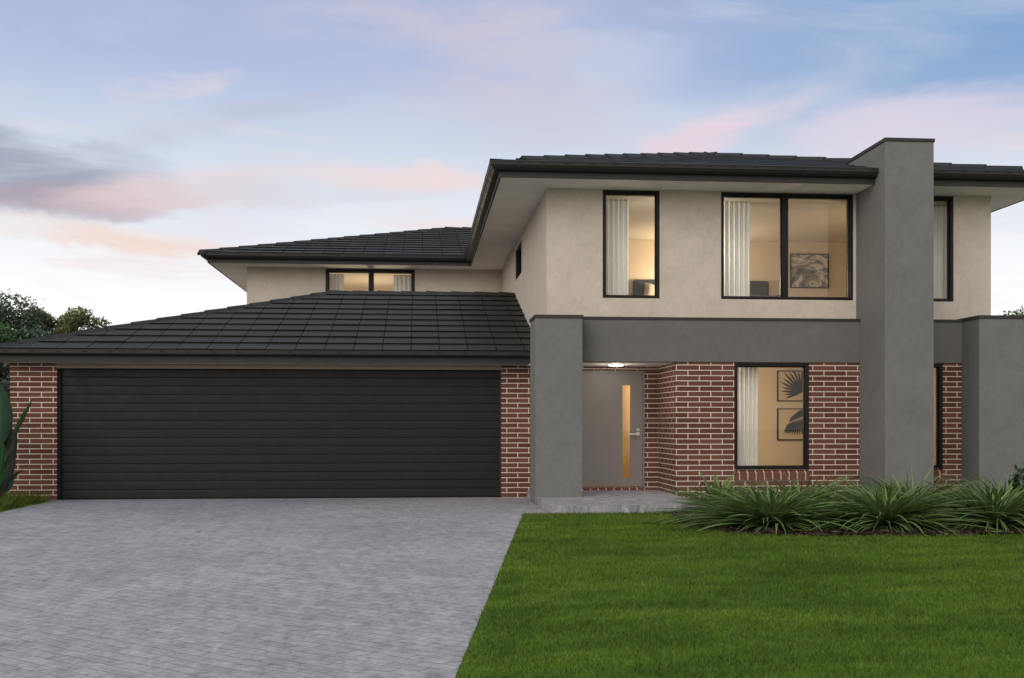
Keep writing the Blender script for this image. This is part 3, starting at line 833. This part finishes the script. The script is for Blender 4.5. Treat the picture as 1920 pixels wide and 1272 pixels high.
def palm_print(x0, x1, z0, z1, y, label, ang, flip):
    t, w, h = framed('picture_frame', x0, x1, z0, z1, y, M['paper'], label, 0.02)
    mb = MB()
    if flip:                                        # a frond: leaflets hanging from a midrib
        items = []
        for i in range(15):
            q = i/14; p0 = Vector((-0.42*w+1.05*w*q, -0.0225, h*(0.56+0.16*math.sin(q*2.2))))
            for sg, lo in ((1, 62), (-1, -118+40*q)):
                items.append((p0, R(lo + 8*q), (0.20 if sg > 0 else 0.30)*(0.75+0.35*math.sin(math.pi*q))))
    else:                                           # a fan of long narrow leaflets
        root = Vector((0.15*w, -0.0225, h*0.30)); n = 17
        items = [(root, R(ang[0] + (ang[1]-ang[0])*i/(n-1)), (0.34 + 0.20*math.sin(math.pi*i/(n-1)))*(0.9 if i % 2 else 1.0)) for i in range(n)]
    for i, (root, a, L) in enumerate(items):
        d = Vector((math.cos(a), 0, math.sin(a))); s = Vector((-d.z, 0, d.x))*0.020
        pts = [root, root+d*L*0.3+s, root+d*L*0.7+s*0.9, root+d*L, root+d*L*0.72-s*0.8, root+d*L*0.3-s]
        cl = [Vector((min(w-.022, max(-w+.022, p.x)), p.y - 0.0003*i, min(h-.022, max(.022, p.z)))) for p in pts]
        mb.poly(cl)
    mb.build('leaf_motif', M['ink'], t)
palm_print(6.614, 7.42, 1.64, 2.213, 19.595, 'upper of the two black framed palm leaf prints behind the ground floor window', (20, 200), False)
palm_print(6.614, 7.42, 0.919, 1.512, 19.595, 'lower of the two black framed palm leaf prints behind the ground floor window', (-95, 50), True)

# ------------------------------------------------------------------ planting
def strap_plant(name, x, y, z, nb, length, spread, height, label, group, seed, green=(0.102,0.178,0.052)):
    rs = random.Random(seed); V = []; F = []; C = []
    for k in range(nb):
        az = rs.uniform(0, 2*math.pi); t = rs.random()
        el = R(10 + 68*t); L = length*rs.uniform(0.65, 1.1)*(0.75+0.25*math.cos(el)); w = rs.uniform(0.009, 0.0195)
        droop = rs.uniform(0.4, 1.15)*(1.25-0.65*t)
        br = Vector((rs.uniform(-.07,.07), rs.uniform(-.07,.07), 0)); seg = 9
        hdir = Vector((math.cos(az)*spread, math.sin(az), 0)); side = Vector((-math.sin(az), math.cos(az), 0))
        tw = rs.uniform(-0.7, 0.7); p = br.copy(); ang = el; base = len(V)
        g = rs.uniform(0.55, 1.5); yl = rs.uniform(0.85, 1.3)
        cc = (green[0]*g*yl, green[1]*g, green[2]*g*rs.uniform(0.7,1.3))
        for i in range(seg+1):
            s = i/seg; ww = w*(0.55+0.6*min(1, s*3))*(1-s**2.2)+0.0012
            sd = (side*math.cos(tw*s) + Vector((0,0,1))*math.sin(tw*s))*ww
            core_shade = 0.28+0.72*min(1, s*2.0)  # shade in the clump core painted into the blade bases
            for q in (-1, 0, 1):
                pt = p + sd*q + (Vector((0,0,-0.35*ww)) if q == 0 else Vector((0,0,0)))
                V.append((pt.x, pt.y, max(pt.z, 0.004+0.004*q))); C.append((cc[0]*core_shade, cc[1]*core_shade, cc[2]*core_shade, 1))
            st = L/seg; p = p + hdir*(math.cos(ang)*st) + Vector((0,0,math.sin(ang)*st*height))
            ang -= droop*(0.35+1.3*s)/seg*1.5
        for i in range(seg):
            for q in (0, 1):
                a = base+i*3+q; F.append((a, a+1, a+4, a+3))
    o = raw_mesh(name, V, F, M['leaf'], C); o.location = (x, y, z)
    o.data.polygons.foreach_set('use_smooth', [True]*len(F))
    tag(o, label, 'plant', group)
    return o
GP = 'strappy plants in the garden bed'
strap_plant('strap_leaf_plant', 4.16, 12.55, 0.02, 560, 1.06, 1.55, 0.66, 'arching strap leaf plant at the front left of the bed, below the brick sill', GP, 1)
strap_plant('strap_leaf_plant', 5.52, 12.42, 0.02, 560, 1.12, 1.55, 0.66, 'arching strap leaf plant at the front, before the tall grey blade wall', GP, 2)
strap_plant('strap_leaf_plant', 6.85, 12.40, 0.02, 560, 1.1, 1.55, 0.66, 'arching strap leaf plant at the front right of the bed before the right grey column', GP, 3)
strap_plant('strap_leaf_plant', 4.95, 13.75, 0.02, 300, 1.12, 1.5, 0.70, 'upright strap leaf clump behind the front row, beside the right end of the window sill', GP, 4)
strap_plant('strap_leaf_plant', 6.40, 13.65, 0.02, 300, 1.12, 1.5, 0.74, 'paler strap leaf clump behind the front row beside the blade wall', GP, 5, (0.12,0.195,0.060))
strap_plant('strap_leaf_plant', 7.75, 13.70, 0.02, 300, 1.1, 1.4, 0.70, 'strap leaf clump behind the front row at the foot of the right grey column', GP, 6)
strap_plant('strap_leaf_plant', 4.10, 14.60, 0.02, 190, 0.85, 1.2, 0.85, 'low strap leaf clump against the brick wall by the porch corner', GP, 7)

sh = empty('leafy_shrub', (7.72, 12.9, 0.02)); tag(sh, 'small dark green leafy shrub at the far right edge beside the strap leaf plants', 'shrub')

def leaf_cloud(rs, blobs, n, size, cols, flat=0.42):
    """leaf faces spread through a set of ellipsoid clumps, denser at the shell"""
    V = []; F = []; C = []; vol = np.array([b[3]*b[4]*b[5] for b in blobs])**0.67; vol /= vol.sum()
    pick = rs.choice(len(blobs), n, p=vol); shade = rs.uniform(0.65, 1.3, len(blobs)); hue = rs.uniform(-1, 1, len(blobs))
    for k in range(n):
        bx, by, bz, rx, ry, rz = blobs[pick[k]]
        d = rs.normal(size=3); d /= np.linalg.norm(d); r = rs.uniform(0.25, 1.0)**0.4*(1+0.12*rs.normal())
        c = np.array([bx+d[0]*rx*r, by+d[1]*ry*r, bz+d[2]*rz*r])
        n1 = rs.normal(size=3)*0.9+d; n1 /= np.linalg.norm(n1)
        u = np.cross(n1, rs.normal(size=3)); u /= np.linalg.norm(u); w = np.cross(n1, u); s = size*rs.uniform(.55,1.35)
        b = len(V); V += [c-u*s, c+w*s*flat, c+u*s, c-w*s*flat]; F.append((b,b+1,b+2,b+3))
        cc = np.array(cols[rs.integers(len(cols))])*rs.uniform(.65,1.35)*shade[pick[k]]*(0.45+0.55*min(r,1))*(0.75+0.35*d[2])  # shading in the tint: clump insides and undersides darker, tops lighter
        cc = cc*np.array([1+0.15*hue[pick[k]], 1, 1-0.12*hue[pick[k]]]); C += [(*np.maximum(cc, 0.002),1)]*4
    return V, F, C
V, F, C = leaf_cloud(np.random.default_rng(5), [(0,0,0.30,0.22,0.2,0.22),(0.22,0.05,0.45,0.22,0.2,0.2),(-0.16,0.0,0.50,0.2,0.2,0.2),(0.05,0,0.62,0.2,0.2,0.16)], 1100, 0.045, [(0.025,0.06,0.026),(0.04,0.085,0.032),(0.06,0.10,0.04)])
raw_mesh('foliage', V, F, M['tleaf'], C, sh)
mb = MB()
for a in range(5): mb.tube((0,0,-0.02), (0.2*math.cos(a*1.3), 0.18*math.sin(a*1.3), 0.5), 0.012, 0.005, 6)
mb.build('stem', M['bark'], sh)

def tree(name, x, y, h, r, label, cols, seed, n=9000, size=0.11, group=None, base=0.45, nblob=16, flatx=1.0):
    rs = np.random.default_rng(seed); t = empty(name, (x, y, -0.012)); tag(t, label, 'tree', group)
    mb = MB(); th = h*base
    pts = [Vector((0,0,0)), Vector((rs.uniform(-.15,.15), rs.uniform(-.15,.15), th*0.5)), Vector((rs.uniform(-.25,.25), rs.uniform(-.25,.25), th))]
    tr = 0.045*h*0.55
    mb.tube(pts[0], pts[1], tr, tr*0.8, 10); mb.tube(pts[1], pts[2], tr*0.8, tr*0.6, 10)
    blobs = []
    for k in range(nblob):
        a = k*2.4+rs.uniform(-.3,.3); f = (k+0.5)/nblob; zz = th*0.75 + (h-th*0.75)*f**0.85
        rad = r*math.sqrt(max(0.06, 1-((f-0.38)/0.68)**2))*rs.uniform(0.45,0.95)
        br = r*rs.uniform(0.28,0.45)
        bx, by, bz = rad*math.cos(a)*flatx, rad*math.sin(a), min(zz, h-br*0.5)
        blobs.append((bx, by, bz, br*1.15, br*1.1, br*0.8))
        mid = pts[2].lerp(Vector((bx,by,bz)), 0.5)+Vector((0,0,-0.1))
        mb.tube(pts[2]-Vector((0,0,0.1)), mid, tr*0.35, tr*0.2, 6, caps=False); mb.tube(mid, (bx,by,bz), tr*0.2, tr*0.06, 6, caps=False)
    mb.build('trunk', M['bark'], t)
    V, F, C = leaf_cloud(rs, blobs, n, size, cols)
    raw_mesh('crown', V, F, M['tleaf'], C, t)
    return t
blue = [(0.096, 0.15, 0.101), (0.15, 0.211, 0.131), (0.07, 0.114, 0.079), (0.211, 0.264, 0.157)]
olive = [(0.163, 0.188, 0.065), (0.227, 0.236, 0.09), (0.293, 0.244, 0.106), (0.114, 0.146, 0.049)]
mid = [(0.094, 0.156, 0.05), (0.156, 0.218, 0.078), (0.07, 0.118, 0.043)]
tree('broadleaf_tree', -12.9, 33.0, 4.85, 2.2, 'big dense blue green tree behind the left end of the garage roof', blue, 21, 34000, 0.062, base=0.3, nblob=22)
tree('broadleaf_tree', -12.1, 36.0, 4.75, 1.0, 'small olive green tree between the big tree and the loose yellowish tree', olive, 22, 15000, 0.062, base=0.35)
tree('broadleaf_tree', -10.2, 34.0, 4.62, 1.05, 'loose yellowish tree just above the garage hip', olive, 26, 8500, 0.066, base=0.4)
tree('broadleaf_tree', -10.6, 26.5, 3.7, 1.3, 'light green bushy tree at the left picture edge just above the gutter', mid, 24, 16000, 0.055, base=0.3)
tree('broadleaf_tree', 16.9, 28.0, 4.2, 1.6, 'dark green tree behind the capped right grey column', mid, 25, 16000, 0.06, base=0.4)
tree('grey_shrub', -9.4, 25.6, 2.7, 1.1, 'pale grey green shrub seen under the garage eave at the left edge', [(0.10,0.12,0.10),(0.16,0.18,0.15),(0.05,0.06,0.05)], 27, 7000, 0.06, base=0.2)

# broad leaved plant by the left brick pier
pl = empty('paddle_leaf_plant', (-6.30, 16.9, 0)); tag(pl, 'dark green plant with big paddle leaves at the left edge before the brick pier', 'plant')
def paddle(base, tip, width, sag, seed, colr, roll=0.0, stalk=0.35):
    rs = random.Random(seed); b = Vector(base); t = Vector(tip); d = t-b
    side = d.cross(Vector((0,1,0))).normalized(); side = Matrix.Rotation(roll, 3, d.normalized()) @ side
    nrm = side.cross(d).normalized(); n = 16; V = []; F = []; C = []
    for i in range(n+1):
        s = i/n; c = b + d*s + Vector((0,0,-sag))*s*s
        if s < stalk: w = 0.012
        else:
            q = (s-stalk)/(1-stalk); w = max(0.004, width*math.sin(math.pi*q**0.8)**0.75)
        for j in range(-3, 4):
            f = j/3; V.append(tuple(c + side*w*f + nrm*(w*0.35*abs(f)**1.3 + 0.006*math.sin(i*1.9+j)*abs(f))))
            k = (0.8 + 0.35*(1-abs(f)))*rs.uniform(0.92,1.08)*(1.5 if j == 0 else 1); C.append((colr[0]*k, colr[1]*k, colr[2]*k, 1))
    for i in range(n):
        for j in range(6):
            a = i*7+j; F.append((a, a+1, a+8, a+7))
    o = raw_mesh('leaf', V, F, M['bigleaf'], C, pl); o.data.polygons.foreach_set('use_smooth', [True]*len(F))
    return o
dg = (0.020,0.062,0.026); mg = (0.032,0.105,0.034)
paddle((0,0,0.05), (0.03,-0.10,1.90), 0.20, 0.0, 1, dg, 0.25, 0.46)
paddle((0.02,0,0.05), (-0.40,0.1,1.75), 0.2, 0.0, 2, dg, -0.4, 0.4)
paddle((0.03,0.02,0.7), (0.52,-0.05,1.55), 0.04, -0.06, 3, dg, 0.9, 0.3)
paddle((0.0,0,0.05), (0.04,-0.25,0.88), 0.13, 0.02, 4, mg, 0.2, 0.25)
paddle((0.02,0,0.35), (0.33,-0.15,1.06), 0.04, 0.18, 5, dg, 1.0, 0.3)
paddle((0.02,0,0.15), (0.42,-0.15,0.74), 0.04, 0.20, 6, dg, 1.1, 0.3)
paddle((0.02,0,0.2), (0.20,-0.35,1.15), 0.055, 0.16, 12, mg, 0.7, 0.3)
paddle((-0.05,0,0.05), (-0.35,-0.2,1.0), 0.15, 0.05, 7, mg, -0.2, 0.3)
paddle((0.0,0.1,0.05), (0.16,0.3,1.2), 0.09, 0.02, 8, (0.030,0.022,0.016), 0.5, 0.1)
paddle((0.0,0.1,0.05), (0.05,0.3,1.35), 0.12, 0.02, 9, (0.028,0.014,0.012), 0.1, 0.1)
for k, (tx, tz) in enumerate(((-0.42,1.15),(-0.25,0.75),(-0.12,1.3),(0.03,0.62),(0.07,1.05))):  # dark leaves added as the shaded gap behind the plant
    paddle((-0.02,0.12,0.05), (tx, 0.35, tz), 0.12, 0.03, 20+k, (0.020,0.040,0.022) if k % 2 else (0.028,0.014,0.012), 0.3*math.sin(k), 0.2)
mb = MB()
for a in range(6): mb.tube((0.05*math.cos(a), 0.05*math.sin(a), -0.02), (0.10*math.cos(a), 0.08*math.sin(a), 0.65), 0.022, 0.012, 7)
mb.build('stem', simple('dark_red_stem', (0.05,0.014,0.010), 0.6), pl)

# ------------------------------------------------------------------ sky, sun, camera
SUN_AZ, SUN_EL = R(214), R(27)      # azimuth clockwise from +Y: behind the viewer
w = bpy.data.worlds.new('World'); scene.world = w; w.use_nodes = True
T = w.node_tree; N = T.nodes; L = T.links
bg = N['Background']; bg.inputs['Strength'].default_value = 1.0
class WT(NT):
    def __init__(self): self.t = T; self.n = N; self.l = L
s = WT()
tc = s.node('ShaderNodeTexCoord'); vec = tc.outputs['Generated']
sep = s.node('ShaderNodeSeparateXYZ'); s.link(vec, sep.inputs[0])
def math_(op, a, b=None, clamp=False):
    m = s.node('ShaderNodeMath', operation=op); m.use_clamp = clamp
    for k, v in enumerate((a, b)):
        if v is None: continue
        if isinstance(v, (int, float)): m.inputs[k].default_value = v
        else: s.link(v, m.inputs[k])
    return m.outputs[0]
def mapr(v, a, b, c=0.0, d=1.0):
    m = s.node('ShaderNodeMapRange', interpolation_type='SMOOTHSTEP'); s.link(v, m.inputs[0])
    for k, q in zip((1,2,3,4), (a,b,c,d)): m.inputs[k].default_value = q
    return m.outputs[0]
X, Y, Z = sep.outputs['X'], sep.outputs['Y'], sep.outputs['Z']
skyn = s.node('ShaderNodeTexSky', sky_type='NISHITA'); skyn.sun_disc = False
skyn.sun_elevation = SUN_EL; skyn.sun_rotation = SUN_AZ
nish = s.mix(1.0, skyn.outputs['Color'], (0.085,0.085,0.085), 'MULTIPLY')
grad = s.ramp(Z, [(0.0, (1.06,1.05,1.04)), (0.11, (1.05,1.05,1.06)), (0.165, (0.90,0.92,0.97)), (0.235, (0.67,0.74,0.86)), (0.31, (0.445,0.53,0.76)), (0.40, (0.40,0.46,0.66)), (0.6, (0.56,0.57,0.62)), (1.0, (0.62,0.61,0.62))])
# deeper blue towards the upper right
blue_f = math_('MULTIPLY', mapr(X, 0.14, 0.44), mapr(Z, 0.20, 0.31))
grad = s.mix(math_('MULTIPLY', blue_f, 0.85), grad, (0.20, 0.375, 0.64))
teal_f = math_('MULTIPLY', mapr(X, -0.30, -0.46), math_('MULTIPLY', mapr(Z, 0.17, 0.23), mapr(Z, 0.31, 0.25)))
grad = s.mix(math_('MULTIPLY', teal_f, 0.6), grad, (0.47, 0.64, 0.76))
def vmap(scale, rot=(0,0,0), loc=(0,0,0)):
    mp = s.node('ShaderNodeMapping'); mp.inputs['Scale'].default_value = scale; mp.inputs['Rotation'].default_value = rot; mp.inputs['Location'].default_value = loc
    s.link(vec, mp.inputs['Vector']); return mp.outputs['Vector']
w1 = s.noise(4.0, 5, 0.6, vmap((1,1,3.5), (0,0,0), (9.2,0,4.1)), 0.3).outputs['Fac']
w2 = s.noise(5.0, 5, 0.65, vmap((1,1,3.0), (0,0,0), (2.2,0,8.1)), 0.3).outputs['Fac']
def blob(x, z, rx, rz, rot=0.0):
    """soft elliptical region of sky around a direction (y>0 half)"""
    dx = math_('ADD', math_('SUBTRACT', X, x), math_('MULTIPLY', math_('SUBTRACT', w1, 0.5), 0.16)); dz = math_('ADD', math_('SUBTRACT', Z, z), math_('MULTIPLY', math_('SUBTRACT', w2, 0.5), 0.055)); c_, s_ = math.cos(rot), math.sin(rot)
    a = math_('ADD', math_('MULTIPLY', dx, c_/rx), math_('MULTIPLY', dz, s_/rx))
    b = math_('ADD', math_('MULTIPLY', dx, -s_/rz), math_('MULTIPLY', dz, c_/rz))
    r = math_('ADD', math_('MULTIPLY', a, a), math_('MULTIPLY', b, b))
    return math_('MULTIPLY', mapr(r, 1.0, 0.0), mapr(Y, -0.05, 0.1))
n1 = s.noise(2.0, 6, 0.55, vmap((1.4,1.0,6.0), (0, R(-10), 0), (3.1,0,1.2)), 0.5).outputs['Fac']
n2 = s.noise(3.2, 6, 0.6, vmap((1.2,1.0,7.5), (0, R(-14), 0), (7.4,0,2.2)), 0.7).outputs['Fac']
n3 = s.noise(2.6, 7, 0.6, vmap((1.3,1.0,6.0), (0, R(14), 0), (1.0,0,5.0)), 0.6).outputs['Fac']
skyc = grad
def cloud(fac, noise, lo, hi, colr, amt):
    global skyc
    f = math_('MULTIPLY', math_('MULTIPLY', fac, mapr(noise, lo, hi)), amt)
    skyc = s.mix(f, skyc, colr)
broad = math_('MULTIPLY', mapr(Z, 0.10, 0.17), mapr(Z, 0.9, 0.5))
cloud(broad, n1, 0.46, 0.66, (0.72, 0.73, 0.83), 0.45)
cloud(math_('MULTIPLY', mapr(Z, 0.08, 0.13), mapr(Z, 0.30, 0.2)), n2, 0.50, 0.68, (0.90, 0.76, 0.76), 0.55)
cloud(blob(0.03, 0.335, 0.22, 0.10, R(-22)), n3, 0.38, 0.62, (0.65, 0.60, 0.72), 0.72)          # lilac veil, top centre
cloud(blob(0.255, 0.255, 0.11, 0.020, R(15)), n2, 0.28, 0.55, (0.88, 0.70, 0.76), 0.85)           # pink streak over the main roof
cloud(blob(0.42, 0.252, 0.13, 0.032, R(2)), n1, 0.26, 0.5, (0.80, 0.70, 0.80), 0.75)
cloud(blob(-0.215, 0.272, 0.075, 0.018, R(22)), n3, 0.34, 0.6, (0.85, 0.72, 0.76), 0.7)
cloud(blob(-0.17, 0.258, 0.15, 0.015, R(14)), n1, 0.30, 0.55, (0.55, 0.55, 0.67), 0.6)
cloud(blob(-0.31, 0.212, 0.13, 0.038, R(-5)), n2, 0.18, 0.52, (0.36, 0.39, 0.50), 0.95)          # grey mauve bank at the left
cloud(blob(-0.29, 0.188, 0.12, 0.022, R(2)), n3, 0.24, 0.50, (0.43, 0.36, 0.43), 0.9)
cloud(blob(-0.20, 0.203, 0.13, 0.024, R(9)), n1, 0.30, 0.56, (0.84, 0.68, 0.68), 0.8)
cloud(blob(-0.26, 0.158, 0.15, 0.015, R(-3)), n2, 0.26, 0.54, (0.92, 0.73, 0.65), 0.95)
cloud(blob(-0.03, 0.219, 0.10, 0.013, R(0)), n2, 0.22, 0.5, (0.92, 0.74, 0.71), 0.9)
cloud(blob(-0.10, 0.203, 0.14, 0.016, R(2)), n3, 0.28, 0.54, (0.72, 0.71, 0.77), 0.75)
# brighter afterglow behind the viewer
glow = mapr(math_('ADD', math_('MULTIPLY', X, 0.62), math_('MULTIPLY', Y, 0.78)), 0.08, -0.55)
skyc = s.mix(glow, skyc, (1.22, 1.12, 1.03))
skyc = s.mix(0.05, skyc, nish)
s.link(skyc, bg.inputs['Color'])

sun = bpy.data.lights.new('sun', 'SUN'); sun.energy = 1.55; sun.angle = R(50); sun.color = (1.0, 0.94, 0.86)
so = bpy.data.objects.new('sun', sun); col.objects.link(so)
d = Vector((math.sin(SUN_AZ)*math.cos(SUN_EL), math.cos(SUN_AZ)*math.cos(SUN_EL), math.sin(SUN_EL)))
so.rotation_euler = (-d).to_track_quat('-Z', 'Y').to_euler(); so.location = (6, -12, 15)

cam = bpy.data.cameras.new('camera'); co = bpy.data.objects.new('camera', cam); col.objects.link(co)
cam.sensor_width = 36; cam.lens = 2032/1920*36; cam.shift_y = 157/1920; cam.clip_end = 2000; cam.clip_start = 0.1
co.location = (0, 0, 1.245); co.rotation_euler = (R(90), 0, R(-4.92))
scene.camera = co
scene.view_settings.view_transform = 'Standard'; scene.view_settings.look = 'None'
scene.view_settings.exposure = 0; scene.view_settings.gamma = 1
scene.cycles.max_bounces = 8; scene.cycles.transparent_max_bounces = 12
